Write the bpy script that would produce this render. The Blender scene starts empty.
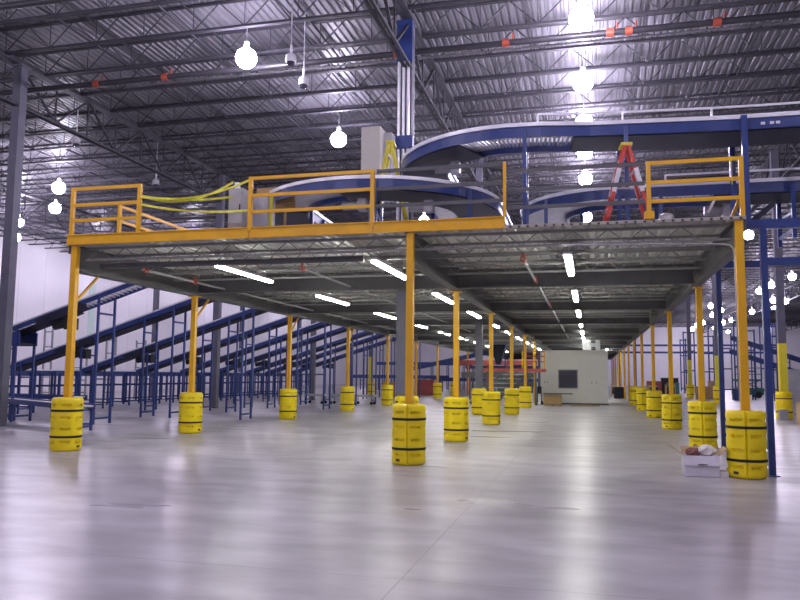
import bpy, math, random
from mathutils import Vector, Matrix
random.seed(7)
SC = bpy.context.scene
COL = SC.collection
# ------------------------------------------------------------------ helpers
ORG = {}
def V(*a): return Vector(a)
class MB:
    def __init__(s): s.v = []; s.f = []
    def add(s, vs, fs):
        n = len(s.v); s.v += [tuple(p) for p in vs]; s.f += [tuple(i+n for i in f) for f in fs]; return s
    def box(s, x0, x1, y0, y1, z0, z1):
        return s.add([(x0,y0,z0),(x1,y0,z0),(x1,y1,z0),(x0,y1,z0),(x0,y0,z1),(x1,y0,z1),(x1,y1,z1),(x0,y1,z1)],
              [(3,2,1,0),(4,5,6,7),(0,1,5,4),(1,2,6,5),(2,3,7,6),(3,0,4,7)])
    def bar(s, p, q, w, h=None, up=(0,0,1)):
        h = w if h is None else h
        p, q = Vector(p), Vector(q); d = (q-p).normalized(); u = Vector(up)
        if abs(d.dot(u)) > .99: u = Vector((0,1,0))
        a = d.cross(u).normalized()*w/2; b = a.cross(d).normalized()*h/2
        vs = [c+i*a+j*b for c in (p,q) for i,j in ((-1,-1),(1,-1),(1,1),(-1,1))]
        return s.add(vs, [(0,1,2,3),(7,6,5,4),(0,4,5,1),(1,5,6,2),(2,6,7,3),(3,7,4,0)])
    def tube(s, p, q, r, n=8, r2=None, caps=True):
        r2 = r if r2 is None else r2
        p, q = Vector(p), Vector(q); d = (q-p).normalized(); u = Vector((0,0,1))
        if abs(d.dot(u)) > .99: u = Vector((0,1,0))
        a = d.cross(u).normalized(); b = d.cross(a)
        vs = [c+(a*math.cos(t)+b*math.sin(t))*rr for c,rr in ((p,r),(q,r2)) for t in [2*math.pi*k/n for k in range(n)]]
        fs = [(k,(k+1)%n,n+(k+1)%n,n+k) for k in range(n)]
        if caps: fs += [tuple(range(n-1,-1,-1)), tuple(range(n,2*n))]
        return s.add(vs, fs)
    def pipe(s, pts, r, n=8):
        for a, b in zip(pts[:-1], pts[1:]): s.tube(a, b, r, n)
        return s
    def lathe(s, prof, n=24, c=(0,0,0)):
        vs = [(c[0]+r*math.cos(2*math.pi*k/n), c[1]+r*math.sin(2*math.pi*k/n), c[2]+z) for r,z in prof for k in range(n)]
        fs = []
        for i in range(len(prof)-1):
            for k in range(n): fs.append((i*n+k, i*n+(k+1)%n, (i+1)*n+(k+1)%n, (i+1)*n+k))
        if prof[0][0] > 1e-6: fs.append(tuple(range(n-1,-1,-1)))
        m = (len(prof)-1)*n
        if prof[-1][0] > 1e-6: fs.append(tuple(range(m, m+n)))
        return s.add(vs, fs)
    def sweep(s, path, prof):
        """path: 3D points; prof: closed (lateral-left, up) outline"""
        P = [Vector(p) for p in path]; n = len(prof); vs = []; fs = []
        for i, p in enumerate(P):
            d = (P[min(i+1,len(P)-1)]-P[max(i-1,0)]).normalized()
            l = Vector((-d.y, d.x, 0)).normalized()
            for a, b in prof: vs.append(p+l*a+Vector((0,0,b)))
        for i in range(len(P)-1):
            for k in range(n): fs.append((i*n+k, i*n+(k+1)%n, (i+1)*n+(k+1)%n, (i+1)*n+k))
        fs += [tuple(range(n-1,-1,-1)), tuple(range((len(P)-1)*n, len(P)*n))]
        return s.add(vs, fs)
    def mesh(s, name, o=(0,0,0)):
        me = bpy.data.meshes.new(name)
        me.from_pydata([(x-o[0], y-o[1], z-o[2]) for x,y,z in s.v], [], s.f); me.update()
        return me
    def build(s, name, mat, parent=None, smooth=False, at=None, bevel=0):
        o = ORG.get(parent.name, (0,0,0)) if parent else (at or (0,0,0))
        me = s.mesh(name, o); me.materials.append(mat)
        if smooth:
            for p in me.polygons: p.use_smooth = True
            me.set_sharp_from_angle(angle=math.radians(40))
        ob = bpy.data.objects.new(name, me); COL.objects.link(ob)
        if parent: ob.parent = parent; ORG[ob.name] = o
        else: ob.location = o; ORG[ob.name] = o
        if bevel:
            b = ob.modifiers.new('bevel','BEVEL'); b.width = bevel; b.segments = 2; b.limit_method = 'ANGLE'
        return ob
def tag(o, label=None, cat=None, group=None, kind=None):
    if label: o['label'] = label
    if cat: o['category'] = cat
    if group: o['group'] = group
    if kind: o['kind'] = kind
    return o
def thing(name, loc, label, cat, group=None, rz=0):
    o = bpy.data.objects.new(name, None); COL.objects.link(o); o.empty_display_size = .2
    o.location = loc; o.rotation_euler = (0,0,rz); ORG[o.name] = tuple(loc)
    return tag(o, label, cat, group)
def struct(o): o['kind'] = 'structure'; return o
def dup(root, loc, rz=None, label=None, group=None):
    def cp(o, par):
        c = o.copy(); COL.objects.link(c)
        if par: c.parent = par
        for ch in list(o.children): cp(ch, c)
        return c
    r = cp(root, None); r.location = loc
    if rz is not None: r.rotation_euler = (0,0,rz)
    if label: r['label'] = label
    if group: r['group'] = group
    return r
ORD = 'first second third fourth fifth sixth seventh eighth ninth tenth eleventh twelfth thirteenth fourteenth fifteenth sixteenth'.split()
# ------------------------------------------------------------------ materials
def mat(name, col, rough=.5, metal=0, var=.12, scale=6, bump=0, emit=None, estr=0, spec=.5, rvar=0, stretch=None):
    m = bpy.data.materials.new(name); m.use_nodes = True; nt = m.node_tree; n = nt.nodes
    b = n['Principled BSDF']; b.inputs['Roughness'].default_value = rough; b.inputs['Metallic'].default_value = metal
    b.inputs['Specular IOR Level'].default_value = spec
    tc = n.new('ShaderNodeTexCoord'); mp = n.new('ShaderNodeMapping'); nz = n.new('ShaderNodeTexNoise')
    nt.links.new(tc.outputs['Object'], mp.inputs[0]); nt.links.new(mp.outputs[0], nz.inputs['Vector'])
    if stretch: mp.inputs['Scale'].default_value = stretch
    nz.inputs['Scale'].default_value = scale; nz.inputs['Detail'].default_value = 4
    rp = n.new('ShaderNodeValToRGB'); nt.links.new(nz.outputs['Fac'], rp.inputs['Fac'])
    rp.color_ramp.elements[0].position = .3; rp.color_ramp.elements[1].position = .7
    rp.color_ramp.elements[0].color = (*[c*(1-var) for c in col], 1)
    rp.color_ramp.elements[1].color = (*[min(1, c*(1+var)) for c in col], 1)
    nt.links.new(rp.outputs[0], b.inputs['Base Color'])
    if rvar:
        mr = n.new('ShaderNodeMapRange'); mr.inputs['To Min'].default_value = rough-rvar; mr.inputs['To Max'].default_value = rough+rvar
        mr.inputs['From Min'].default_value = .3; mr.inputs['From Max'].default_value = .7
        nt.links.new(nz.outputs['Fac'], mr.inputs['Value']); nt.links.new(mr.outputs[0], b.inputs['Roughness'])
    if bump:
        bp = n.new('ShaderNodeBump'); bp.inputs['Strength'].default_value = bump; bp.inputs['Distance'].default_value = .01
        nt.links.new(nz.outputs['Fac'], bp.inputs['Height']); nt.links.new(bp.outputs[0], b.inputs['Normal'])
    if emit:
        b.inputs['Emission Color'].default_value = (*emit, 1); b.inputs['Emission Strength'].default_value = estr
    return m
def floor_material():
    m = bpy.data.materials.new('polished_concrete'); m.use_nodes = True; nt = m.node_tree; n = nt.nodes; L = nt.links
    b = n['Principled BSDF']; tc = n.new('ShaderNodeTexCoord')
    def noise(sc, det=5, st=(1,1,1)):
        mp = n.new('ShaderNodeMapping'); mp.inputs['Scale'].default_value = st; L.new(tc.outputs['Object'], mp.inputs[0])
        z = n.new('ShaderNodeTexNoise'); z.inputs['Scale'].default_value = sc; z.inputs['Detail'].default_value = det
        L.new(mp.outputs[0], z.inputs['Vector']); return z
    a = noise(.4, 3, (.7,1.2,1)); c = noise(1.7, 3, (.6,1.3,1)); e = noise(.9, 3, (.3,1,1))
    rp = n.new('ShaderNodeValToRGB'); L.new(a.outputs['Fac'], rp.inputs[0])
    rp.color_ramp.elements[0].position = .36; rp.color_ramp.elements[0].color = (.40,.377,.405,1)
    rp.color_ramp.elements[1].position = .64; rp.color_ramp.elements[1].color = (.50,.475,.50,1)
    r2 = n.new('ShaderNodeValToRGB'); L.new(c.outputs['Fac'], r2.inputs[0])
    r2.color_ramp.elements[0].position = .33; r2.color_ramp.elements[0].color = (.76,.755,.765,1)
    r2.color_ramp.elements[1].position = .67; r2.color_ramp.elements[1].color = (1.12,1.12,1.12,1)
    mx = n.new('ShaderNodeMix'); mx.data_type = 'RGBA'; mx.blend_type = 'MULTIPLY'; mx.inputs['Factor'].default_value = 1
    L.new(rp.outputs[0], mx.inputs['A']); L.new(r2.outputs[0], mx.inputs['B'])
    # saw-cut control joints
    sx = n.new('ShaderNodeSeparateXYZ'); L.new(tc.outputs['Object'], sx.inputs[0])
    def joint(sock, pitch, off):
        p = n.new('ShaderNodeMath'); p.operation = 'ADD'; p.inputs[1].default_value = off; L.new(sx.outputs[sock], p.inputs[0])
        q = n.new('ShaderNodeMath'); q.operation = 'PINGPONG'; q.inputs[1].default_value = pitch/2; L.new(p.outputs[0], q.inputs[0])
        g = n.new('ShaderNodeMath'); g.operation = 'LESS_THAN'; g.inputs[1].default_value = .008; L.new(q.outputs[0], g.inputs[0]); return g
    jx = joint('X', 6.0, 1.45); jy = joint('Y', 6.25, .45)
    mxx = n.new('ShaderNodeMath'); mxx.operation = 'MAXIMUM'; L.new(jx.outputs[0], mxx.inputs[0]); L.new(jy.outputs[0], mxx.inputs[1])
    m2 = n.new('ShaderNodeMix'); m2.data_type = 'RGBA'; m2.inputs['B'].default_value = (.2,.19,.2,1)
    sc = n.new('ShaderNodeMath'); sc.operation = 'MULTIPLY'; sc.inputs[1].default_value = .5; L.new(mxx.outputs[0], sc.inputs[0])
    L.new(sc.outputs[0], m2.inputs['Factor']); L.new(mx.outputs['Result'], m2.inputs['A'])
    L.new(m2.outputs['Result'], b.inputs['Base Color'])
    mr = n.new('ShaderNodeMapRange'); mr.inputs['From Min'].default_value = .3; mr.inputs['From Max'].default_value = .7
    mr.inputs['To Min'].default_value = .27; mr.inputs['To Max'].default_value = .40
    L.new(e.outputs['Fac'], mr.inputs['Value']); L.new(mr.outputs[0], b.inputs['Roughness'])
    bz = noise(2.6, 2, (1,.6,1)); bp = n.new('ShaderNodeBump'); bp.inputs['Strength'].default_value = .10; bp.inputs['Distance'].default_value = .01
    L.new(bz.outputs['Fac'], bp.inputs['Height']); L.new(bp.outputs[0], b.inputs['Normal'])
    b.inputs['Specular IOR Level'].default_value = .34
    return m
LAMP_E = 185
M = dict(
    floor=floor_material(),
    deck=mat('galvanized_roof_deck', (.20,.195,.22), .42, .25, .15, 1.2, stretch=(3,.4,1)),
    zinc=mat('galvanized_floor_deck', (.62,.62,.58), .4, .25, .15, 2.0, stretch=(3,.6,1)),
    joist=mat('dark_grey_joist_paint', (.045,.043,.055), .55, 0, .2),
    pipe=mat('black_sprinkler_pipe', (.035,.033,.04), .45),
    fitting=mat('orange_pipe_fitting', (.40,.075,.04), .55),
    wall=mat('white_wall_panel', (.80,.78,.82), .35, 0, .03, .5),
    column=mat('grey_column_paint', (.115,.115,.15), .5, 0, .1, 3),
    mjoist=mat('mezzanine_joist_paint', (.24,.24,.235), .5, 0, .12),
    bgrey=mat('grey_beam_paint', (.10,.10,.105), .5, 0, .15, 3),
    yellow=mat('safety_yellow_paint', (.80,.43,.008), .38, 0, .07, 4),
    guard=mat('yellow_guard_plastic', (.93,.73,.008), .42, 0, .05, 5, bump=.15),
    colyel=mat('yellow_column_paint', (.72,.62,.03), .45, 0, .06, 4),
    strap=mat('black_webbing_strap', (.012,.012,.012), .7),
    sticker=mat('dark_sticker', (.05,.04,.02), .6),
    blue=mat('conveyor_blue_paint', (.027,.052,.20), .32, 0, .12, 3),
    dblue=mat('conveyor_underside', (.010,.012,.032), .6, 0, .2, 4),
    roller=mat('zinc_roller', (.68,.68,.70), .35, .25, .1, 8),
    white=mat('white_guard_rail', (.82,.82,.86), .3, .2, .05, 5),
    steel=mat('grey_steel', (.35,.35,.37), .4, .3, .1, 6),
    belt=mat('black_belt', (.02,.02,.024), .6),
    cabinet=mat('light_grey_cabinet', (.42,.42,.44), .45, 0, .05, 5),
    beige=mat('beige_panel', (.55,.53,.47), .5, 0, .04, 4),
    red=mat('red_fibreglass', (.62,.07,.05), .45),
    lyel=mat('yellow_fibreglass', (.70,.62,.04), .45),
    alu=mat('aluminium', (.62,.60,.62), .3, .8, .05, 8),
    card=mat('white_cardboard', (.72,.70,.76), .7, 0, .04, 12),
    cardin=mat('brown_cardboard', (.42,.29,.16), .8, 0, .1, 12),
    paper=mat('crumpled_paper', (.80,.76,.74), .8, 0, .1, 20),
    rag=mat('dark_red_packing', (.25,.10,.09), .8, 0, .4, 30),
    edge=mat('weathered_edge_board', (.40,.37,.32), .6, 0, .15, 6),
    wood=mat('raw_wood', (.38,.25,.11), .7, 0, .25, 5, stretch=(1,6,6)),
    office=mat('office_panel_white', (.74,.74,.70), .45, 0, .03, 2),
    glass=mat('dark_window_glass', (.05,.05,.075), .12, 0, .05, 2),
    black=mat('black_rubber', (.015,.015,.018), .6),
    duct=mat('bright_duct_metal', (.6,.6,.62), .3, .6, .2, 3),
    tape=mat('yellow_caution_tape', (.72,.70,.05), .5, 0, .2, 9),
    green=mat('green_machine_paint', (.03,.16,.13), .5),
    redbrown=mat('red_oxide_paint', (.30,.06,.055), .5),
    lamp=mat('lamp_glass', (.9,.88,.95), .3, 0, .01, 3, emit=(.86,.78,1), estr=LAMP_E),
    lampdim=mat('dim_lamp_glass', (.9,.88,.95), .3, 0, .01, 3, emit=(.86,.78,1), estr=LAMP_E*.8),
    tubeglow=mat('fluorescent_diffuser', (.9,.9,.9), .4, 0, .01, 3, emit=(1,1,.93), estr=60),
    fixture=mat('white_fixture_enamel', (.75,.75,.73), .4, 0, .03, 5),
    stripe=mat('pale_green_daylight_panel', (.62,.78,.70), .5, 0, .05, 2),
    bag=mat('white_plastic_bag', (.7,.7,.74), .35, 0, .1, 10),
)
# ------------------------------------------------------------------ camera
F_PX, HC, YAW, PIT, ROLL = 746.6, 1.575, .2499, .1, .0096
def set_camera():
    f = V(-math.sin(YAW)*math.cos(PIT), math.cos(YAW)*math.cos(PIT), math.sin(PIT)); r = V(math.cos(YAW), math.sin(YAW), 0); u = r.cross(f)
    c, s = math.cos(ROLL), math.sin(ROLL); R = c*r+s*u; U = -s*r+c*u
    cd = bpy.data.cameras.new('camera'); o = bpy.data.objects.new('camera', cd); COL.objects.link(o)
    cd.sensor_width = 36; cd.lens = F_PX/800*36; cd.clip_end = 400
    mt = Matrix((R, U, -f)).transposed().to_4x4(); mt.translation = (0,0,HC); o.matrix_world = mt; SC.camera = o
set_camera()
# ------------------------------------------------------------------ the building shell
XL, XR, YB, ZD = -39.6, 44.0, 146.0, 11.55
struct(MB().box(XL, XR, -14, YB, -.2, 0).build('floor', M['floor']))
def corrugated(name, x0, x1, y0, y1, z, pitch, depth, m, thick=.03):
    vs, fs = [], []; n = int((x1-x0)/pitch); xs = []
    for k in range(n):
        a = x0+k*pitch; xs += [(a,0),(a+pitch*.46,0),(a+pitch*.58,depth),(a+pitch*.88,depth)]
    xs.append((x0+n*pitch,0))
    for x, dz in xs: vs += [(x,y0,z+dz),(x,y1,z+dz),(x,y1,z+depth+thick),(x,y0,z+depth+thick)]
    for i in range(len(xs)-1):
        a, b = i*4, i*4+4
        fs += [(a,a+1,b+1,b),(a+1,a+2,b+2,b+1),(a+2,a+3,b+3,b+2),(a+3,a,b,b+3)]
    fs += [(0,3,2,1), tuple(len(vs)-4+k for k in (0,1,2,3))]
    return MB().add(vs, fs).build(name, m)
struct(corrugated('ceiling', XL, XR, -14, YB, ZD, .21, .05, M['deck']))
w = MB()
for k in range(60):                                                # ribbed wall panels along the depth
    y = -14+k*2.667; w.box(XL-.2, XL, y+.03, y+2.637, 0, ZD)
struct(w.box(XL-.22, XL-.02, -14, YB, 0, ZD).build('wall_left', M['wall']))
struct(MB().box(XL-.2, XR+.2, YB, YB+.2, 0, ZD).build('wall_back', M['wall']))
struct(MB().box(XR, XR+.2, -14, YB, 0, ZD).build('wall_right', M['wall']))
struct(MB().box(XL-.2, XR+.2, -14.2, -14, 0, ZD).build('wall_front', M['wall']))
struct(MB().box(XL, XL+.03, 52.5, 53.3, 3.6, 8.8).build('window_1', M['stripe']))
# roof joists: one object for each line of open-web joists
def joist_mesh():
    b = MB(); zt, zb = ZD-.03, 10.75
    for dy in (-.035, .035):
        b.box(XL, XR, dy-.02, dy+.02, zt-.025, zt+.028)
        b.box(XL, XR, dy-.026, dy+.026, zb, zb+.065)
    x = XL+.4; p = 1.52
    while x+p < XR:
        b.bar((x,0,zb+.05), (x+p/2,0,zt), .024); b.bar((x+p/2,0,zt), (x+p,0,zb+.05), .024)
        b.bar((x+p,0,zb+.05), (x+p,0,zt), .018); x += p
    return b
PITCH = 1.65; J0 = 22.39
j0 = struct(joist_mesh().build('roof_joist', M['joist'])); j0.location = (0, J0-5*PITCH, 0)
for k in range(-4, 75):
    c = j0.copy(); COL.objects.link(c); c.location = (0, J0+k*PITCH, 0)
# bridging lines
b0 = struct(MB().box(-.022,.022,12,YB,10.82,10.86).box(-.022,.022,12,YB,ZD-.13,ZD-.085).build('roof_bridging', M['joist']))
b0.location = (-40.5, 0, 0)
for k in range(1, 28):
    c = b0.copy(); COL.objects.link(c); c.location = (-40.5+k*3.0, 0, 0)
# girders, one per bay
GX = (-28.5, -16.5, -4.45, 7.5, 19.5, 31.5)
def girder_mesh():
    b = MB(); L = 12.5
    for dx in (-.07,.07):
        b.box(dx-.065,dx+.065,0,L,10.72,10.86); b.box(dx-.035,dx+.035,0,L,9.44,9.51)
    n = 8; p = L/n
    for i in range(0, n, 2):
        y = i*p
        b.bar((0,y,10.78),(0,y+p,9.48),.07,.055); b.bar((0,y+p,9.48),(0,y+2*p,10.78),.07,.055); b.bar((0,y+p,9.48),(0,y+p,10.78),.045)
        b.bar((0,y+2*p,9.48) if i < n-2 else (0,y+2*p-.1,9.48),(0,y+2*p if i < n-2 else y+2*p-.1,10.78),.045)
    return b
g0 = None
for x in GX:
    for k in range(-1, 10):
        y = 18.2+k*12.5
        if g0 is None: g0 = struct(girder_mesh().build('roof_girder', M['joist'])); c = g0
        else: c = g0.copy(); COL.objects.link(c)
        c.location = (x, y, 0)
# building columns
def column(x, y, yel=False, w=.28):
    b = MB().box(x-w/2, x+w/2, y-w/2, y+w/2, 2.95 if yel else 0, 10.72).box(x-.2, x+.2, y-.2, y+.2, 10.68, 10.72)
    o = struct(b.build('building_column', M['column'], at=(x,y,0)))
    if yel: MB().box(x-w/2-.002, x+w/2+.002, y-w/2-.002, y+w/2+.002, 0, 2.95).build('yellow_painted_base', M['colyel'], o)
    return o
for x, y in ((-16.5,18.2),(-16.5,30.9),(-16.5,43.2),(-27.5,43.2),(-27.5,55.7),(-27.5,68.2),(-4.45,30.7),(-4.45,68.2)): column(x, y)
for x, y in ((7.3,32.2),(7.6,49.8),(7.5,62.3),(-16.5,55.7),(19.5,62.3)): column(x, y, True)
cc = column(-4.52, 18.2, w=.34)
for dx in (-.13,-.01,.11): MB().tube((-4.53+dx,17.96,4.4),(-4.53+dx,17.96,9.6),.042).build('conduit', M['white'], cc, True)
MB().tube((-4.52+.22,18.05,4.4),(-4.52+.22,18.05,9.6),.025).build('conduit', M['steel'], cc, True)
MB().box(-4.72,-4.32,17.93,18.02,9.6,10.72).build('blue_top_plate', M['blue'], cc)
MB().box(-4.78,-4.28,17.86,18.0,7.3,7.62).build('blue_junction_band', M['blue'], cc)
# ------------------------------------------------------------------ column guards
def guard_proto():
    R0, H, n = .30, 1.06, 96
    zs = sorted([0,.02,.05,1.01,1.035,1.05,1.06]+[.1+i*.07 for i in range(13)]+[q+d for q in (.18,.44,.66,.91) for d in (-.026,-.021,0,.012,.021,.03)])
    slots = [.18,.44,.66,.91]
    b = MB(); vs = []; fs = []
    for z in zs:
        e = min(z, H-z); r = R0-(.045*(1-min(1,e/.05))**2)
        for k in range(n):
            t = 360*k/n; rr = r
            if min(abs((t+180)%180), abs((t+180)%180-180)) < 1.5 and .03 < z < 1.04: rr -= .035
            for zc in slots:
                if abs(z-zc) < .022:
                    for c in (30,90,150,210,270,330):
                        if abs(t-c) < 19: rr -= .05*min(1,(19-abs(t-c))/3)
            vs.append((rr*math.cos(math.radians(t)), rr*math.sin(math.radians(t)), z))
    for i in range(len(zs)-1):
        for k in range(n): fs.append((i*n+k, i*n+(k+1)%n, (i+1)*n+(k+1)%n, (i+1)*n+k))
    m = (len(zs)-1)*n
    for r, z in ((.13,1.06),(.13,.95)):
        q = len(vs); vs += [(r*math.cos(2*math.pi*k/n), r*math.sin(2*math.pi*k/n), z) for k in range(n)]
        fs += [(m+k, m+(k+1)%n, q+(k+1)%n, q+k) for k in range(n)]; m = q
    fs.append(tuple(range(n-1,-1,-1)))
    b.add(vs, fs)
    t = thing('barrel_guard', (0,0,0), 'guard', 'post guard')
    body = b.build('guard_body', M['guard'], t, True)
    for zc in (.285, .80):
        MB().lathe([(.285,zc-.022),(.3035,zc-.022),(.3035,zc+.022),(.285,zc+.022)], 48).build('strap', M['strap'], t, True)
    q = MB()
    a0 = math.radians(-42)
    for da in (0,): 
        pts = [(.3025*math.cos(a0+i*.06), .3025*math.sin(a0+i*.06)) for i in range(6)]
        for i in range(5):
            x0,y0 = pts[i]; x1,y1 = pts[i+1]
            q.add([(x0,y0,.07),(x1,y1,.07),(x1,y1,.115),(x0,y0,.115),(x0*.98,y0*.98,.07),(x1*.98,y1*.98,.07),(x1*.98,y1*.98,.115),(x0*.98,y0*.98,.115)],
                  [(0,1,2,3),(7,6,5,4),(0,3,7,4),(1,5,6,2),(3,2,6,7),(0,4,5,1)])
    q.build('maker_sticker', M['sticker'], t)
    return t
GP = [None]
def guard(x, y, rz, label, group):
    if GP[0] is None:
        GP[0] = guard_proto(); o = GP[0]; o.location = (x,y,0); o.rotation_euler = (0,0,rz); o['label'] = label; o['group'] = group; return o
    return dup(GP[0], (x,y,0), rz, label, group)
# ------------------------------------------------------------------ mezzanine
PX = {'L': -10.27, 'C': -3.16, 'R': 2.40}
PYS = [13.12+(0 if i == 0 else 4.85+6.59*(i-1)) for i in range(14)]
ROWN = {'L': 'row by the inclined conveyors', 'C': 'middle row', 'R': 'row by the blue posts'}
ZT, ZB = 4.16, 3.62
def post(row, i):
    x, y = PX[row], PYS[i]; front = i == 0; top = 4.16 if front else ZB
    t = thing('mezzanine_post', (x,y,0), f'orange-yellow square mezzanine post, {ORD[i]} from the front, {ROWN[row]}', 'post', 'mezzanine posts')
    MB().box(x-.064,x+.064,y-.064,y+.064,.02,top).build('shaft', M['yellow'], t, bevel=.008)
    MB().box(x-.15,x+.15,y-.15,y+.15,0,.02).build('base_plate', M['yellow'], t)
    if not front: MB().box(x-.13,x+.13,y-.13,y+.13,top-.02,top).build('cap_plate', M['yellow'], t)
    if row == 'L':
        s = 1
        MB().bar((x,y+.06,3.0),(x,y+.75,ZB-.01),.045,.045).build('knee_brace', M['yellow'], t)
    return t
guarded = {'L': (0,1,2,3,4,6,7), 'C': (0,1,2,3,4), 'R': (0,1,2,3,4,5)}
rot_row = {'L': 0, 'C': -math.pi/2, 'R': -math.pi/2}
for row in 'LCR':
    last = {'L':10,'C':6,'R':13}[row]
    for i in range(last):
        post(row, i)
        if i in guarded[row]:
            x, y = PX[row], PYS[i]; view = math.atan2(y, x)+math.pi
            rz = {'L': view+math.pi/2-.1, 'C': view-.12 if i == 0 else view+math.pi/2, 'R': view}[row]
            guard(x, y, rz, f'yellow barrel guard, {ORD[i]} from the front, {ROWN[row]}', 'yellow post guards')
guard(-4.45, 18.2, 1.2, 'yellow guard around the grey building column, tucked behind the front middle post', 'yellow post guards')
guard(-4.45, 30.7, 1.1, 'yellow guard on the grey building column peeking from behind a middle row guard', 'yellow post guards')
guard(7.3, 32.2, 1.4, 'yellow guard around the grey and yellow building column beyond the front blue post', 'yellow post guards')
guard(7.6, 49.8, 1.4, 'small distant yellow guard half hidden behind the second blue post', 'yellow post guards')
guard(7.5, 62.3, 1.4, 'small distant yellow guard on the far grey and yellow column between two mezzanine posts', 'yellow post guards')
guard(-16.5, 55.7, 1.4, 'distant yellow guard on the grey and yellow column beyond the carts', 'yellow post guards')
# beams
YE = PYS[-1]+.2
for r, x in PX.items():
    b = MB(); z0 = ZB if r != 'R' else 3.70
    b.box(x-.10,x+.10,13.2,YE,z0,z0+.03).box(x-.10,x+.10,13.2,YE,4.13,4.16).box(x-.015,x+.015,13.2,YE,z0+.03,4.13)
    struct(b.build('mezzanine_beam', M['bgrey']))
for y in PYS[1:]:
    b = MB(); b.box(PX['L']+.1,PX['R']-.1,y-.09,y+.09,3.70,3.725).box(PX['L']+.1,PX['R']-.1,y-.012,y+.012,3.725,4.12).box(PX['L']+.1,PX['R']-.1,y-.09,y+.09,4.12,4.15)
    struct(b.build('mezzanine_beam', M['bgrey']))
def mjoist():
    b = MB(); x0, x1 = PX['L']+.1, PX['R']-.1
    for dy in (-.025,.025):
        b.box(x0,x1,dy-.02,dy+.02,4.115,4.155); b.box(x0,x1,dy-.02,dy+.02,3.875,3.91)
    x = x0
    while x+.6 < x1: b.bar((x,0,3.9),(x+.3,0,4.14),.016); b.bar((x+.3,0,4.14),(x+.6,0,3.9),.016); x += .6
    return b
mj = None
ys = [13.35]+[13.12+4.85*k/4 for k in (1,2,3)]
for i in range(1, 12):
    ys += [PYS[i]+6.59*k/6 for k in range(1,6)]
for y in ys:
    if mj is None: mj = struct(mjoist().build('mezzanine_joist', M['mjoist'])); c = mj
    else: c = mj.copy(); COL.objects.link(c)
    c.location = (0,y,0)
struct(corrugated('mezzanine_deck', -10.37, 2.47, 13.08, YE, ZT, .2, .04, M['zinc'], .03))
# fascia
for x0, x1 in ((-10.42,-6.36),(-6.34,-3.87),(-3.85,-1.43)):
    b = MB().box(x0,x1,13.02,13.07,4.17,4.38).box(x0,x1,12.995,13.02,4.17,4.19).box(x0,x1,12.995,13.02,4.36,4.38)
    t = b.build('deck_fascia', M['yellow'], at=(x0,13.02,4.16))
    tag(t, {-10.42:'yellow steel edge channel of the mezzanine under the caution tape', -6.34:'yellow steel edge channel of the mezzanine under the yellow railing and grey cabinet', -3.85:'yellow steel edge channel of the mezzanine below the grey rails'}[x0], 'edge beam', 'yellow mezzanine edge channels')
t = MB().box(-1.42,2.5,13.02,13.075,4.165,4.215).build('deck_edge', M['edge'], at=(-1.42,13.02,4.2)); tag(t, 'thin bare wooden deck edge below the red stepladder', 'edge board')
for k in range(26): MB().box(-1.35+k*.15,-1.31+k*.15,13.0,13.02,4.172,4.20).build('edge_clip', M['black'], bpy.data.objects['deck_edge'])
struct(MB().box(-10.42,-10.375,13.08,YE,4.0,4.34).build('mezzanine_edge', M['bgrey'])); struct(MB().box(2.475,2.51,13.08,YE,4.0,4.24).build('mezzanine_edge', M['bgrey']))
# railings
def railing(name, label, pts, m, z0=4.36, heights=(.32,.64,.98), posts=None, cat='railing', r=.028):
    t = thing(name, (pts[0][0],pts[0][1],z0), label, cat, 'mezzanine railings')
    for h in heights:
        b = MB()
        for a, c in zip(pts[:-1], pts[1:]): b.bar((*a,z0+h),(*c,z0+h),r*1.7,r*2.2)
        b.build('rail', m, t)
    for p in (pts if posts is None else posts):
        MB().box(p[0]-.036,p[0]+.036,p[1]-.036,p[1]+.036,z0-.05,z0+heights[-1]+.03).build('rail_post', m, t)
    return t
railing('railing', 'yellow three-rail railing at the corner of the deck with caution tape tied on', [(-10.34,13.05),(-8.78,13.05)], M['yellow'])
railing('railing', 'yellow side railing running back along the deck edge behind the corner railing', [(-10.34,14.63),(-10.34,19.5)], M['yellow'])
railing('railing', 'long yellow three-rail railing in front of the curved blue conveyor', [(-6.33,13.03),(-3.87,13.03)], M['yellow'])
railing('railing', 'unpainted dark grey rails spanning the deck edge behind the edge channel', [(-3.8,13.06),(-1.46,13.06)], M['bgrey'], posts=[])
railing('railing', 'unpainted dark grey rails passing in front of the red stepladder', [(-1.40,13.08),(.94,13.08)], M['bgrey'], z0=4.22, posts=[])
t = MB().box(-1.455,-1.405,13.0,13.05,4.38,5.36).build('rail_post', M['yellow'], at=(-1.43,13.03,4.4))
t.name = 'railing_upright'; tag(t, 'single yellow railing upright between the two sets of grey rails', 'railing post')
t = railing('railing', 'yellow three-rail railing with chain and corner at the deck end by the blue post', [(1.0,13.08),(2.46,13.08)], M['yellow'], z0=4.22)
MB().bar((2.46,13.12,4.62),(2.46,14.6,4.25),.05).build('diagonal_brace', M['yellow'], t)
MB().box(.92,1.08,13.0,13.16,4.23,4.36).build('foot_block', M['yellow'], t)
b = MB()
for k in range(16): b.box(2.30-.008,2.30+.008,13.0-.02,13.0+.0,4.75+k*.03,4.77+k*.03)
b.build('chain', M['lyel'], t)
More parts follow.
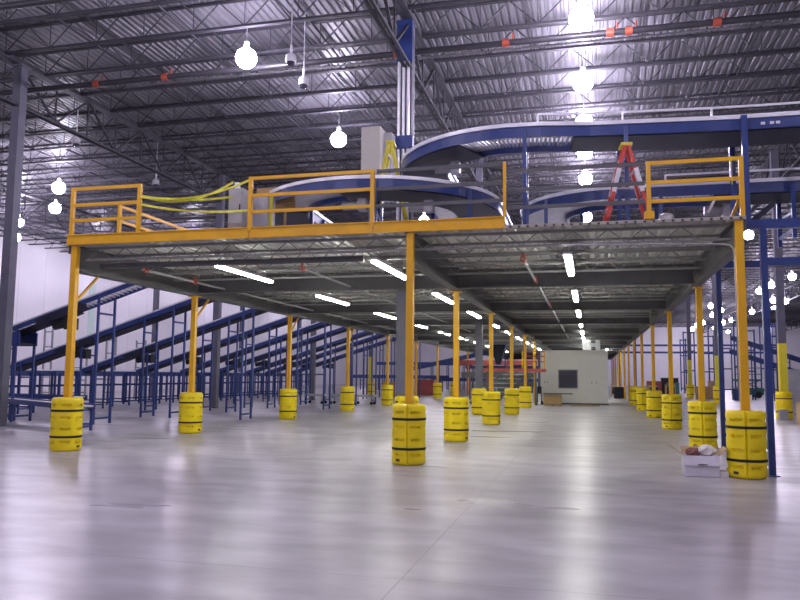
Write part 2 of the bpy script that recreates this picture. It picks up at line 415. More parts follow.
# caution tape
def tape(a, c, sag, label):
    b = MB(); n = 14; pr = None
    for i in range(n+1):
        t = i/n; p = Vector(a).lerp(Vector(c), t); p.z -= sag*4*t*(1-t)
        tw = .9*math.sin(3*t*math.pi)
        if pr is not None: b.bar(pr, p, .01, .042+.01*math.sin(9*t), up=(0,math.sin(tw)*.6,1))
        pr = p
    o = b.build('caution_tape', M['tape'], at=a); tag(o, label, 'tape', 'caution tapes across the deck gap')
tape((-8.74,13.04,5.12),(-6.36,13.0,5.30),.18,'topmost sagging strand of yellow caution tape across the railing gap')
tape((-8.74,13.02,5.10),(-6.75,13.1,5.02),.07,'second strand of yellow caution tape, nearly level across the railing gap')
tape((-8.74,13.06,4.95),(-6.36,13.05,4.72),.08,'lowest strand of yellow caution tape running down to the grey cabinet')
tape((-8.74,13.05,5.13),(-6.75,13.12,5.32),.24,'slack strand of yellow caution tape hanging below the topmost one')
# fluorescent strips under the deck
FL = [None]
def fluor(x, y, label, L=2.75):
    if FL[0] is None:
        t = thing('fluorescent_light', (0,0,3.8), '', 'ceiling light'); FL[0] = t
        MB().box(-.08,.08,0,L,3.80,3.85).build('housing', M['fixture'], t)
        for dx in (-.032,.032): MB().tube((dx,.03,3.775),(dx,L-.03,3.775),.024,8).build('tube', M['tubeglow'], t, True)
        for yy in (.4,L-.4): MB().tube((0,yy,3.85),(0,yy,4.15),.008,6).build('hanger', M['steel'], t)
    else: t = dup(FL[0], (0,0,0))
    t.location = (x,y,3.8); tag(t, label, 'ceiling light', 'fluorescent strips under the mezzanine')
for x, n, nm in ((-7.45,10,'row by inclined conveyors'),(-4.08,9,'row by middle posts'),(-.38,8,'row above the office path')):
    for i in range(n): fluor(x, 13.85+i*5.9, f'lit fluorescent strip under the mezzanine, {ORD[i]} from the front, {nm}')
fluor(1.3, 62, 'lit fluorescent strip beyond the white office, first of two'); fluor(1.3, 66, 'lit fluorescent strip beyond the white office, second of two')
# sprinkler pipes under the deck
def upipe(name, pts, r, m, label, fit=()):
    o = thing(name, pts[0], label, 'pipe', 'pipes under the mezzanine')
    MB().pipe(pts, r, 8).build('pipe_run', m, o, True)
    for p in fit: MB().tube((p[0],p[1]-.07,p[2]),(p[0],p[1]+.07,p[2]),r*1.9,10).tube((p[0],p[1],p[2]),(p[0],p[1],p[2]+.12),r*1.1).build('coupling', M['fitting'], o, True)
    return o
upipe('sprinkler_pipe', [(-1.22,14.2,3.80),(-1.22,44,3.80)], .03, M['steel'], 'thin sprinkler pipe with red couplings under the deck near the office row', [(-1.22,14.3,3.80),(-1.22,17.6,3.80),(-1.22,24,3.80)])
upipe('sprinkler_pipe', [(-5.9,14.6,3.80),(-5.9,40,3.80)], .028, M['steel'], 'thin sprinkler pipe with red couplings under the deck between two light rows', [(-5.9,14.7,3.80),(-5.9,18.5,3.80)])
upipe('sprinkler_pipe', [(-9.4,14.2,3.80),(-9.4,40,3.80)], .028, M['steel'], 'thin sprinkler pipe with red couplings under the deck edge above the inclined conveyors', [(-9.4,14.3,3.80),(-9.4,16.4,3.80)])
upipe('conduit', [(-.5,13.2,3.87),(2.17,13.2,3.79),(2.27,13.19,3.77),(2.32,13.18,3.70),(2.335,13.17,3.60),(2.335,13.15,1.2)], .016, M['steel'], 'thin grey conduit running under the deck edge and down the front yellow post')
upipe('drain_pipe', [(-10.0,13.6,3.80),(-6.0,13.6,3.80),(-4.2,13.6,3.80)], .06, M['bgrey'], 'thick grey pipe behind the yellow edge channel under the deck')
# ------------------------------------------------------------------ roof services
def rpipe(y, z, r, m, x0, x1, label, fits, name='sprinkler_main'):
    o = thing(name, (x0,y,z), label, 'pipe', 'roof pipes')
    MB().tube((x0,y,z),(x1,y,z),r,12).build('pipe_run', m, o, True)
    for x in fits: MB().tube((x-.09,y,z),(x+.09,y,z),r*1.25,12).tube((x+.18,y,z),(x+.18,y,z+.25),.022).build('coupling', M['fitting'], o, True)
rpipe(14.05, 10.16, .08, M['pipe'], -20, 6, 'thick black sprinkler main at the very top corner under the roof', (-10.9,))
rpipe(18.68, 10.16, .085, M['pipe'], -24, 12, 'thick black sprinkler main with orange fittings crossing in front of the column top', (-14.2,-11.9,-4.9,-2.0,.6,1.05,3.1))
rpipe(19.15, 10.2, .026, M['steel'], -13, 10, 'thin bright conduit running behind the black sprinkler main', (), 'roof_conduit')
rpipe(36.9, 10.16, .08, M['pipe'], -24, 12, 'distant black sprinkler main under the roof', (-6.,2.))
# high-bay lamps
LP = [None]; DIM = []
LAMP_W = 400
def lamp(x, y, label, group, z=9.9, power=LAMP_W, s=1.0):
    if LP[0] is None:
        t = thing('high_bay_lamp', (0,0,0), '', 'ceiling lamp'); LP[0] = t
        MB().lathe([(.02,-.25),(.15,-.22),(.25,-.12),(.285,.02),(.25,.16),(.15,.25),(.02,.27)], 14).build('dome', M['lamp'], t, True)
        MB().lathe([(.02,.25),(.06,.25),(.07,.28),(.07,.46),(.03,.48)], 16).build('ballast', M['fixture'], t, True)
        MB().tube((0,0,.47),(0,0,ZD-9.9-.05),.012,6).build('hanger', M['steel'], t)
    else: t = dup(LP[0], (0,0,0))
    t.location = (x,y,z); tag(t, label, 'ceiling lamp', group)
    if power < LAMP_W:
        d = next(c for c in t.children if c.name.startswith('dome'))
        if not DIM: DIM.append(d.data.copy()); DIM[0].materials[0] = M['lampdim']
        d.data = DIM[0]
    return t
for i, y in enumerate((17.25,21.2,24.75,28.0,32.0,35.8,39.7)):
    lamp(-.09, y, f'bright high-bay lamp, {ORD[i]} from the top in the row above the red stepladder', 'high-bay lamps')
lamp(-8.75, 17.5, 'bright high-bay lamp glowing on the roof between the sprinkler main and the dome cameras', 'high-bay lamps')
lamp(-8.6, 24.6, 'bright high-bay lamp beside the beige duct box', 'high-bay lamps')
lamp(-8.65, 39, 'high-bay lamp far above the curved conveyor', 'high-bay lamps')
for x, y, lb in ((-23.4,28.5,'small high-bay lamp, upper of the two over the yellow corner railing'),(-26.5,32.1,'larger high-bay lamp just outside the yellow corner railing'),
                 (-31.0,34.7,'high-bay lamp beside the tall grey column, upper of two'),(-34.7,38.7,'high-bay lamp low beside the tall grey column, above the white wall')):
    lamp(x, y, lb, 'high-bay lamps')
for x, y in ((-34.8,47),(-26.5,46),(-34.8,58),(-26.5,60),(-35,72),(-22,74),(-34.8,90),(-20,95),(-34,110),(-14,115),(-14,134),(-26,132),(-5,128),(4,132)):  # further lamps added to brighten the left wall and the far end
    lamp(x, y, 'distant high-bay lamp over the inclined conveyors, added to light the walls', 'distant high-bay lamps added to light the walls')
RL = [(748.7,237.4),(783.9,279.5),(771,286),(798.7,271),(787.7,304),(784,294.6),(798.7,299),(775,308),(774,322),(756.6,315),(757,326),(748.7,317),(734,304),(726.4,308),(725.8,299),(729,324),(735,322),(712.6,315),(706.7,317),(707,310),(695.6,321.7),(692,324),(704,326)]
RLP = [(9.3,47.9),(14.2,63.0)]
for x, y in ((9.3,47.9),(14.85,68.2),(14.9,73.0),(15.2,62.9),(20.0,91.0),(18.0,82.0),(19.3,83.0),(18.6,95.5),(21.6,117),(18.7,109.5),(22.8,137),(18.2,113),(14.8,93),(14.9,100),(12.9,87.5),(19.0,126),(19.0,121),(15.7,114),(15.5,119),(14.0,105),(16.0,128),(16.2,134),(18.5,137)):
    lamp(x, y, 'distant high-bay lamp in the cluster glowing beyond the mezzanine end posts', 'cluster of distant high-bay lamps', z=10.1 if y < 50 else 9.4, power=140)
for x, y in ((-18,2),(-9,2),(0,2),(9,2),(-18,9.5),(-9,9.5),(0,9.5),(9,9.5),(18,18),(18,32),(-26,14),(0,-6),(-12,-6)):  # lamps out of view, added as fill light for the front floor
    lamp(x, y, 'unseen high-bay lamp added to light the open floor in front of the mezzanine', 'unseen high-bay lamps added to light the open floor', power=140)
# dome cameras
CM = [None]
def cam(x, y, z, label):
    if CM[0] is None:
        t = thing('dome_camera', (0,0,0), '', 'security camera'); CM[0] = t
        MB().lathe([(.02,.20),(.10,.20),(.135,.16),(.14,0),(.12,-.01)], 20).build('housing', M['white'], t, True)
        MB().lathe([(.118,0),(.11,-.05),(.08,-.09),(.01,-.11)], 20).build('dome', M['glass'], t, True)
        MB().tube((0,0,.2),(0,0,.45),.035).build('collar', M['white'], t, True)
    else: t = dup(CM[0], (0,0,0))
    t.location = (x,y,z); tag(t, label, 'security camera', 'dome cameras')
    m = MB().tube((0,0,.45),(0,0,ZD-z-.03),.015,8).build('drop_pipe', M['white'], None, True); m.parent = t
cam(-17.2,21.7,9.45,'white dome camera hanging on a pipe beside the tall grey column')
cam(-17.5,27.1,9.4,'white dome camera hanging above the caution tape')
cam(-7.3,17.1,9.5,'large white dome camera, higher of the pair beside the column')
cam(-7.45,18.35,9.4,'white dome camera on a long pipe, lower of the pair beside the column')
# ------------------------------------------------------------------ conveyors on the deck
def off(path, d):
    P = [Vector(p) for p in path]; out = []
    for i, p in enumerate(P):
        t = (P[min(i+1,len(P)-1)]-P[max(i-1,0)]).normalized(); l = Vector((-t.y,t.x,0)).normalized(); out.append(p+l*d)
    return out
def conveyor(name, label, path, w, legs, zfoot, pan=None, rail=.20, rollers=.085, topguard=None, group='conveyors', white=True, motor=None, legw=.075, cross=True, cap=.035, cat='conveyor'):
    """path: centre line of carrying surface, legs: list of (point index float)"""
    P = [Vector(p) for p in path]
    t = thing(name, (P[0].x,P[0].y,zfoot), label, cat, group)
    for s in (-1,1):
        pr = [(s*w/2-.02,-rail+.06),(s*w/2+.02,-rail+.06),(s*w/2+.02,.06),(s*w/2-.02,.06)]
        o = MB().sweep(P, pr).build('side_rail', M['blue'], t)
        if white:
            pr = [(s*w/2-.05,.06),(s*w/2+.05,.06),(s*w/2+.05,.06+cap),(s*w/2-.05,.06+cap)]
            MB().sweep(P, pr).build('rail_cap', M['white'], o)
    # lengths
    S = [0]
    for a, b in zip(P[:-1],P[1:]): S.append(S[-1]+(b-a).length)
    def pt(s):
        for i in range(len(S)-1):
            if s <= S[i+1] or i == len(S)-2:
                u = (s-S[i])/(S[i+1]-S[i]); p = P[i].lerp(P[i+1], u)
                d0 = (P[min(i+1,len(P)-1)]-P[max(i-1,0)]).normalized(); d1 = (P[min(i+2,len(P)-1)]-P[i]).normalized()
                return p, d0.lerp(d1, u).normalized()
    if pan:                                                        # closed pan under the straight part
        for a, b in pan:
            q = [pt(a+(b-a)*k/12)[0] for k in range(13)]
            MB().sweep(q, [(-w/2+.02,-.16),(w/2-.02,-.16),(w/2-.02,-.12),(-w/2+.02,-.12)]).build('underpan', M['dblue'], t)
    b = MB(); s = .05
    while s < S[-1]-.02:
        if rollers:
            p, d = pt(s); l = Vector((-d.y,d.x,0)).normalized()
            b.tube(p-l*(w/2-.02), p+l*(w/2-.02), .026, 6)
        s += rollers or 1e9
    if rollers: b.build('roller_bed', M['roller'], t, True)
    else: MB().sweep(P, [(-w/2+.02,-.05),(w/2-.02,-.05),(w/2-.02,.0),(-w/2+.02,.0)]).build('belt', M['belt'], t)
    for sl in legs:
        p, d = pt(sl); l = Vector((-d.y,d.x,0)).normalized(); top = p.z-.10
        for sg in (-1,1):
            q = p+l*sg*(w/2+.05)
            MB().box(q.x-legw/2,q.x+legw/2,q.y-legw/2,q.y+legw/2,zfoot,p.z+.03).build('leg', M['blue'], t)
        if cross:
            for zz in (zfoot+.18, top-.45):
                if zz > zfoot+.05 and top-zz > .15: MB().bar((p+l*(w/2))*1+Vector((0,0,zz-p.z)), (p-l*(w/2))+Vector((0,0,zz-p.z)), .05,.06).build('crossbar', M['blue'], t)
    if topguard:
        z, a, bb, side = topguard
        q = [pt(a+(bb-a)*k/16)[0]+Vector((0,0,z)) for k in range(17)]
        g = MB().sweep(q, [(side*w/2-.015,-.018),(side*w/2+.015,-.018),(side*w/2+.015,.018),(side*w/2-.015,.018)]).build('guide_rail', M['white'], t)
        for k in range(0,17,2):
            p = off(q, side*w/2)[k]; MB().bar(p, p-Vector((0,0,z-.07)), .035).build('guide_bracket', M['white'], g)
    if motor:
        for sm in motor:
            p, d = pt(sm); z = p.z-.36
            m = MB().tube((p.x-.22,p.y,z),(p.x+.14,p.y,z),.10,12).box(p.x+.12,p.x+.30,p.y-.11,p.y+.11,z-.12,z+.12).build('drive_motor', M['steel'], t, True)
    return t
def arc(cx, cy, r, a0, a1, z0, z1, n=24):
    return [(cx+r*math.cos(math.radians(a0+(a1-a0)*k/n)), cy+r*math.sin(math.radians(a0+(a1-a0)*k/n)), z0+(z1-z0)*k/n) for k in range(n+1)]
W = 1.0
def decal(t, x0, x1, y, z0, z1): MB().box(x0,x1,y-.006,y,z0,z1).build('rail_label', M['white'], t)
# upper line: comes in from the far end side, curves away at its other end
up = [(12,14.95,6.22),(6,14.9,6.22),(2.5,14.85,6.22),(.2,14.75,6.22)]+arc(-1.3,16.55,1.98,75,190,6.24,6.22,26)[2:]
up = [(12,14.95,6.22),(6,14.9,6.22),(2.5,14.85,6.22),(0.0,14.65,6.23),(-.9,14.5,6.24)]+arc(-1.55,16.55,2.05,272,178,6.25,6.2,24)+[(-3.62,18.3,6.15),(-3.62,20.5,6.0)]
cv1 = conveyor('curved_conveyor', 'upper blue roller conveyor with white rim curving away from the column, above the red stepladder', up, W, [3.4,11.35,13.2], 4.24, cap=.075,
         pan=[(.2,12.3),(14.3,18.5)], topguard=(.30,.2,13.0,1), motor=[15])
# lower loop
lo = [(-7.0,20.0,5.35),(-7.0,18.0,5.38)]+arc(-4.72,16.75,2.26,180,360,5.42,5.42,36)+[(-2.46,18.4,5.4),(-2.46,20.5,5.35)]
cv2 = conveyor('curved_conveyor', 'lower blue roller conveyor making a half-circle loop behind the yellow railing', lo, W, [2.6,4.6,7.3,9.0], 4.24, cap=.07, pan=[(.1,4.4),(6.6,11)], motor=[6.8,8.2])
# lower line on the other side
rl = [(12,16.0,5.3),(5,16.0,5.3),(1.2,15.95,5.3)]+arc(.5,17.45,1.5,268,180,5.3,5.28,20)+[(-1.0,19,5.25),(-1.0,21,5.2)]
cv3 = conveyor('curved_conveyor', 'lower blue roller conveyor with white rim curving away behind the red stepladder', rl, W, [3.6,8.2,10.6,12.6], 4.24, cap=.07,
         pan=[(.2,9.6)], topguard=(.3,.2,10.5,1), motor=[9.5])
for x in (3.05,3.2,3.3): decal(cv1, x, x+.07, 14.31, 6.14, 6.19)
for x in (1.0,-.2): decal(cv1, x, x+.12, 14.27, 6.14, 6.2)
for x in (2.95,3.1,3.2): decal(cv3, x, x+.07, 15.47, 5.22, 5.27)
# tall blue posts carrying the conveyors past the deck end
def frame_posts():
    t = thing('conveyor_support_frame', (2.8,13.4,0), 'tall blue steel support frame standing on the floor beside the front guard, with cross beams', 'support frame')
    for x, y in ((2.83,13.45),(2.86,18.2),(8.6,13.45),(8.6,18.2)):
        p = MB().box(x-.05,x+.05,y-.05,y+.05,.015,4.07).build('post', M['blue'], t)
        MB().box(x-.10,x+.10,y-.10,y+.10,0,.015).build('foot_plate', M['blue'], p)
    for y in (13.45,18.2):
        MB().box(2.56,8.9,y-.06,y+.06,4.07,4.22).build('beam', M['blue'], t)
        if y < 15: MB().box(2.88,8.55,y-.04,y+.04,3.44,3.57).build('beam', M['blue'], t)
    MB().box(8.53,8.67,13.5,18.15,4.07,4.22).build('beam', M['blue'], t)
    for x in (4.2,6.4): 
        for y in (14.3,15.3): MB().box(x-.06,x+.06,y-.06,y+.06,4.22,6.1).build('post', M['blue'], t)
frame_posts()
for y, lb in ((14.22,'tall blue conveyor upright rising beside the corner of the yellow railing'),(15.45,'tall blue conveyor upright behind the corner railing upright')):
    o = MB().box(2.70,2.80,y-.05,y+.05,4.23,6.3).build('conveyor_upright', M['blue'], at=(2.75,y,4.23)); tag(o, lb, 'upright', 'conveyor uprights')
# small chute descending beside the front blue post
t = conveyor('chute_conveyor', 'short dark sloping conveyor dropping behind the front yellow post', [(3.25,14.62,4.72),(2.80,14.62,4.34)], .4, [], 4.24, rollers=0, white=False, rail=.12)
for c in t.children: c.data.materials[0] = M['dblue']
# ------------------------------------------------------------------ things on the deck
def stepladder(x, y, z, h, rz, m, label, spread=.5, w=.5):
    t = thing('stepladder', (0,0,0), label, 'stepladder', 'stepladders')
    a = spread
    for s in (-1,1):
        MB().bar((-a,s*w/2,0),(-.03,s*w*.32,h-.06),.07,.035,up=(0,1,0)).build('front_rail', m, t)
        MB().bar((a,s*w/2,0),(.03,s*w*.32,h-.06),.06,.03,up=(0,1,0)).build('rear_rail', m, t)
        if m == M['red']:
            for q in (-1,1): MB().bar((q*a*.62,s*w*.445,h*.40),(q*a*.36,s*w*.395,h*.68),.075,.04,up=(0,1,0)).build('white_label_band', M['white'], t)
        MB().bar((-a*.45,s*w*.4,h*.5),(a*.45,s*w*.4,h*.5),.02,.03).build('spreader', M['alu'], t)
    n = int(h/.3)
    for k in range(1, n):
        u = k/n; hw = w/2+(w*.32-w/2)*u
        MB().box(-a*(1-u)-.04,-a*(1-u)+.04,-hw,hw,h*u-.012,h*u+.012).build('step', M['alu'], t)
    for k in (1,2): 
        u = k/3; hw = w/2+(w*.32-w/2)*u
        MB().box(a*(1-u)-.015,a*(1-u)+.015,-hw,hw,h*u-.02,h*u+.02).build('rear_brace', M['alu'], t)
    MB().box(-.10,.10,-w*.36,w*.36,h-.06,h).build('top_cap', M['lyel'], t, bevel=.01)
    t.location = (x,y,z); t.rotation_euler = (0,0,rz)
    return t
stepladder(.67,13.75,4.24,1.52,.12,M['red'],'red fibreglass stepladder with yellow top cap standing on the deck',.40,.45)
stepladder(-4.30,15.9,4.24,2.56,.12,M['lyel'],'tall yellow fibreglass stepladder standing in front of the grey column',.5,.55)
# enclosure on column
t = thing('control_enclosure', (-5.3,17.55,6.15), 'large beige metal enclosure mounted beside the column above the curved conveyor', 'enclosure')
MB().box(-5.42,-4.93,17.2,18.1,6.5,7.68).build('cabinet_body', M['beige'], t, bevel=.01)
MB().box(-4.93,-4.72,17.5,18.1,6.45,7.6).build('side_box', M['cabinet'], t)
for x in (-5.3,-5.0): MB().box(x-.03,x+.03,17.6,17.7,4.24,6.5).build('stand_leg', M['blue'], t)
# grey cabinets and panels
t = thing('electrical_cabinet', (-6.95,13.6,4.24), 'tall grey electrical cabinet at the end of the caution tape', 'cabinet')
MB().box(-7.02,-6.70,13.45,13.8,4.24,5.28).build('cabinet_body', M['cabinet'], t, bevel=.01)
MB().box(-6.92,-6.84,13.5,13.6,5.28,5.42).build('top_post', M['white'], t); MB().box(-6.99,-6.73,13.435,13.45,4.45,5.2).build('door', M['cabinet'], t); MB().box(-6.77,-6.75,13.425,13.435,4.8,4.95).build('handle', M['black'], t)
t = thing('electrical_cabinet', (-6.6,14.2,4.24), 'squat grey cabinet behind the upright of the long yellow railing', 'cabinet')
MB().box(-6.85,-6.42,14.0,14.4,4.24,5.26).build('cabinet_body', M['cabinet'], t, bevel=.01); MB().box(-6.80,-6.47,13.985,14.0,4.5,5.15).build('door', M['cabinet'], t)
o = MB().box(-6.42,-6.36,14.1,14.16,4.24,5.3).build('bollard_post', M['lyel'], at=(-6.39,14.13,4.24)); tag(o, 'thin yellow upright beside the squat grey cabinet', 'post')
o = MB().box(-7.05,-6.15,14.8,14.85,5.15,5.62).box(-6.9,-6.85,14.8,14.85,4.24,5.15).box(-6.4,-6.35,14.8,14.85,4.24,5.15).build('brown_board', M['wood'], at=(-6.6,14.8,4.24)); tag(o, 'brown board standing behind the grey cabinets', 'board')
def lump(x, y, z, r, m, name, label, cat, zs=.7):
    random.seed(int(x*100)); b = MB(); n = 14; prof = []
    vs = []; fs = []
    for i in range(7):
        a = math.pi*i/6
        for k in range(n):
            rr = r*math.sin(a)*(1+random.uniform(-.2,.2)); vs.append((x+rr*math.cos(2*math.pi*k/n), y+rr*math.sin(2*math.pi*k/n), z+r*zs*(1-math.cos(a))))
    for i in range(6):
        for k in range(n): fs.append((i*n+k,(i*n)+(k+1)%n,(i+1)*n+(k+1)%n,(i+1)*n+k))
    o = b.add(vs, fs).build(name, m, at=(x,y,z)); return tag(o, label, cat)
lump(1.32,13.5,4.24,.13,M['bag'],'plastic_bag','crumpled pale plastic bag on the deck behind the end railing','bag')
o = MB().bar((1.98,13.4,4.38),(2.08,13.4,4.58),.05,.04).build('offcut', M['white'], at=(2,13.4,4.24)); tag(o,'small white offcut leaning on the deck behind the end railing','offcut')
# ------------------------------------------------------------------ inclined conveyors beside the mezzanine
INC = [(19.7,4.13,-17.7,M),(23.6,4.08,-21.2,M),(27.8,4.0,-21.2,M),(31.8,4.0,-21.2,M),(35.8,4.0,-21.2,M),(39.4,4.0,-21.2,M),(43.5,4.0,-21.2,M),(46.6,4.0,-21.2,M),(50.5,4.0,-21.2,M)]
for i, (y, z0, x0, _) in enumerate(INC):
    yc = y+.40
    zz = lambda x: z0+.32*(x+13.8)
    xe = -10.6
    path = [(x0,yc,zz(x0))]+[(x0+(xe-x0)*k/6,yc,zz(x0+(xe-x0)*k/6)) for k in range(1,7)]
    if i == 0: path = [(-18.35,yc,zz(-17.7)-.05)]+path
    k = math.sqrt(1+.32**2); s0 = path[0][0]
    lx = (-18.0,-14.5) if i == 0 else (-20.6,-18.0,-15.45,-14.3,-11.6)
    legs = [(x-s0)*k for x in lx]
    if i == 0: legs = [.15, .95, .65+(-14.5+17.7)*k]
    lab = f'blue inclined conveyor rising to the mezzanine, {ORD[i]} from the front'
    if i == 0: lab = 'blue inclined roller conveyor rising to the mezzanine, frontmost and highest of the set'
    t = conveyor('inclined_conveyor', lab, path, .70, legs, 0, pan=[(.1,2.9 if i == 0 else 9.5)], rollers=.16 if i < 1 else 0, white=True, group='inclined conveyors', rail=.17 if i else .14, legw=.062, cap=.05)
    if i == 0:
        for yy in (yc-.40,yc+.36): MB().box(-18.35,-17.3,yy,yy+.04,zz(-17.7)-.50,zz(-17.7)-.08).build('end_plate', M['blue'], t)
        MB().box(-18.3,-17.35,yc-.36,yc+.36,zz(-17.7)-.48,zz(-17.7)-.42).build('end_tray', M['dblue'], t)
    xm = -18.4 if i else -16.0
    z = zz(xm)-.45
    MB().tube((xm-.2,yc-.2,z),(xm+.3,yc-.2,z+.1),.12,12).box(xm+.25,xm+.55,yc-.35,yc-.05,z-.1,z+.25).build('drive_motor', M['black'], t, True)
    MB().bar((xm-.7,yc-.3,z+.1),(xm+.9,yc-.3,z+.60),.3,.22).build('drive_guard', M['dblue'], t)
# long level conveyor feeding the inclines
path = [(-22.0,19+4*k,1.55) for k in range(11)]
conveyor('sorting_conveyor', 'long level blue conveyor running along the foot of the inclined conveyors', path, 1.1, [1.0+1.3*k for k in range(29)], 0, rollers=0, white=True, group='level conveyors', legw=.07, rail=.12, cap=.05)
conveyor('sorting_conveyor', 'second level blue conveyor with dense legs behind the foot of the inclined conveyors', [(x-2.6,y,1.45) for x,y,z in path], 1.0, [.7+1.3*k for k in range(29)], 0, rollers=0, white=False, group='level conveyors', legw=.07, rail=.14)
# low roller conveyor at the front
conveyor('roller_conveyor', 'low gravity roller conveyor ending beside the front corner guard', [(-20.6,21.4,.72),(-13.05,17.3,.66)], .62, [2.9,8.3], 0, rollers=.075, white=False, group='low roller conveyors', rail=.14, legw=.06)
conveyor('roller_conveyor', 'low level roller conveyor behind the frontmost low conveyor', [(-24,23.0,.72),(-17.2,22.6,.70)], .7, [2.5,6.0], 0, rollers=.09, white=False, group='low roller conveyors', rail=.14, legw=.06)
# wall-side steel frames
def rack(x, y, h, w, label, name='steel_frame', m='steel', grp='grey frames by the wall', n=5):
    t = thing(name, (x,y,0), label, 'frame', grp)
    for s in (0,w): MB().box(x+s-.04,x+s+.04,y-.04,y+.04,0,h).build('upright', M[m], t)
    for k in range(n): MB().box(x+.04,x+w-.04,y-.02,y+.02,.4+k*(h-.6)/(n-1),.46+k*(h-.6)/(n-1)).build('rung', M[m], t)
    return t
for x, y, h, w, lb in ((-30,33,3.3,.7,'first'),(-29.5,35.5,3.5,.5,'second'),(-28,36,2.9,.9,'third'),(-26.6,37,3.1,.6,'fourth'),(-26,39,3.0,.6,'fifth')):
    rack(x, y, h+.45, w, f'tall thin grey ladder frame standing by the white wall, {lb} along from the tall column')
# carts
CT = [None]
def cart(x, y, label):
    if CT[0] is None:
        t = thing('platform_cart', (0,0,0), '', 'cart'); CT[0] = t
        MB().box(-.55,.55,-.35,.35,.40,.52).build('bed', M['cabinet'], t)
        for sx in (-.45,.45):
            for sy in (-.28,.28):
                l = MB().box(sx-.02,sx+.02,sy-.02,sy+.02,.12,.40).build('leg', M['steel'], t)
                MB().tube((sx,sy-.03,.08),(sx,sy+.03,.08),.08,12).build('wheel', M['black'], l, True)
        MB().pipe([(-.55,-.33,.5),(-.6,-.33,.95),(-.6,.33,.95),(-.55,.33,.5)],.02).build('handle', M['steel'], t)
    else: t = dup(CT[0], (0,0,0))
    t.location = (x,y,0); tag(t, label, 'cart', 'platform carts')
cart(-14.3,38.0,'grey platform cart on casters, first of the row between two yellow guards'); cart(-12.9,38.0,'grey platform cart on casters, second of the row between two yellow guards'); cart(-11.6,38.1,'grey platform cart on casters at the end of the row by the fourth guard')
# ------------------------------------------------------------------ modular office and the things by it
t = thing('modular_office', (-.93,43.5,0), 'white modular office box standing under the mezzanine', 'office')
MB().box(-2.78,.94,43.5,48.5,.10,3.02).build('panel_walls', M['office'], t)
MB().box(-2.80,.96,43.47,48.52,0,.10).build('base_trim', M['bgrey'], t)
MB().box(-2.80,.96,43.47,48.52,3.02,3.06).build('roof_edge', M['fixture'], t)
f = MB().box(-1.80,-.70,43.46,43.5,.90,.95).box(-1.80,-.70,43.46,43.5,1.93,1.98).box(-1.80,-1.75,43.46,43.5,.95,1.93).box(-.75,-.70,43.46,43.5,.95,1.93).build('window_frame', M['steel'], t)
MB().box(-1.75,-.75,43.475,43.5,.95,1.93).build('pane', M['glass'], f)
for x in (-2.55,-2.4,.05,.3): MB().box(x-.03,x+.03,43.485,43.5,1.2,1.3).build('outlet', M['steel'], t)
t = thing('air_duct', (-.2,44.5,3.06), 'bright metal air duct on the roof of the white office', 'duct')
MB().box(-.42,.05,44.3,44.8,3.06,3.68).build('duct_section', M['duct'], t); MB().box(.3,.55,44.3,44.8,3.06,3.68).build('duct_section', M['duct'], t); MB().box(.05,.3,44.5,44.7,3.3,3.5).build('connector', M['duct'], t)
t = thing('wooden_crate', (-2.1,41.5,0), 'low wooden crate with a plank on top in front of the office', 'crate')
MB().box(-2.45,-1.55,41.1,41.7,.08,.62).build('crate_body', M['wood'], t)
for k in range(3): MB().box(-2.46,-1.54,41.08,41.1,.1+k*.18,.24+k*.18).build('slat', M['wood'], t)
for x in (-2.4,-2.0,-1.6): MB().box(x-.05,x+.05,41.1,41.7,0,.08).build('skid', M['wood'], t)
o = MB().box(-2.5,-.95,41.0,41.75,.63,.68).build('plank', M['bgrey'], at=(-1.7,41.3,.63)); tag(o,'dark flat board lying on the wooden crate','board')
for k,(x,y,l,a,lb) in enumerate(((-.45,41.5,1.3,.1,'bare wooden plank lying on the floor before the office, lower one'),(-.1,42.1,1.1,-.05,'bare wooden plank lying on the floor close to the office wall'))):
    o = MB().box(-l/2,l/2,-.1,.1,0,.05).build('floor_plank', M['wood'], at=(0,0,0)); o.location = (x,y,0); o.rotation_euler = (0,0,a); tag(o, lb, 'plank')
t = thing('hand_truck', (-2.75,41.9,0), 'black hand truck leaning at the office corner beside the crate', 'hand truck')
MB().pipe([(-2.85,41.9,.15),(-2.85,41.95,1.0),(-2.65,41.95,1.0),(-2.65,41.9,.15)],.025).build('frame', M['black'], t); MB().box(-2.9,-2.6,41.7,41.9,.02,.05).build('toe_plate', M['steel'], t)
for x in (-2.9,-2.6): MB().tube((x-.03,41.95,.12),(x+.03,41.95,.12),.12,12).build('wheel', M['black'], t, True)
MB().box(-2.84,-2.66,41.88,41.93,.65,.98).build('pad', M['black'], t)
# red-brown landing with railing
t = thing('work_platform', (-4,42,0), 'red-brown steel landing with yellow railing beside the office', 'platform')
MB().box(-6.2,-2.4,41.2,42.6,1.80,1.98).build('platform_edge', M['redbrown'], t)
for x in (-6.1,-4.2,-2.9): MB().box(x-.05,x+.05,41.3,41.4,0,1.8).build('leg', M['bgrey'], t)
for z in (2.35,2.65,2.9): MB().box(-3.6,-2.4,41.2,41.25,z-.025,z+.025).build('rail', M['redbrown'], t)
for x in (-3.6,-3.0,-2.42): MB().box(x-.03,x+.03,41.2,41.25,1.98,2.95).build('rail_post', M['yellow'], t)
t = thing('stair', (-4.6,40,0), 'dark grey steel stair climbing to the red-brown landing', 'stair')
for x in (-5.1,-4.0): MB().bar((x-1.3,40.9,.05),(x+.6,40.9,1.75),.05,.22).build('stringer', M['bgrey'], t)
for k in range(7): MB().box(-6.2+k*.27,-5.9+k*.27+.9,40.6,41.15,.2+k*.24,.24+k*.24).build('tread', M['steel'], t)
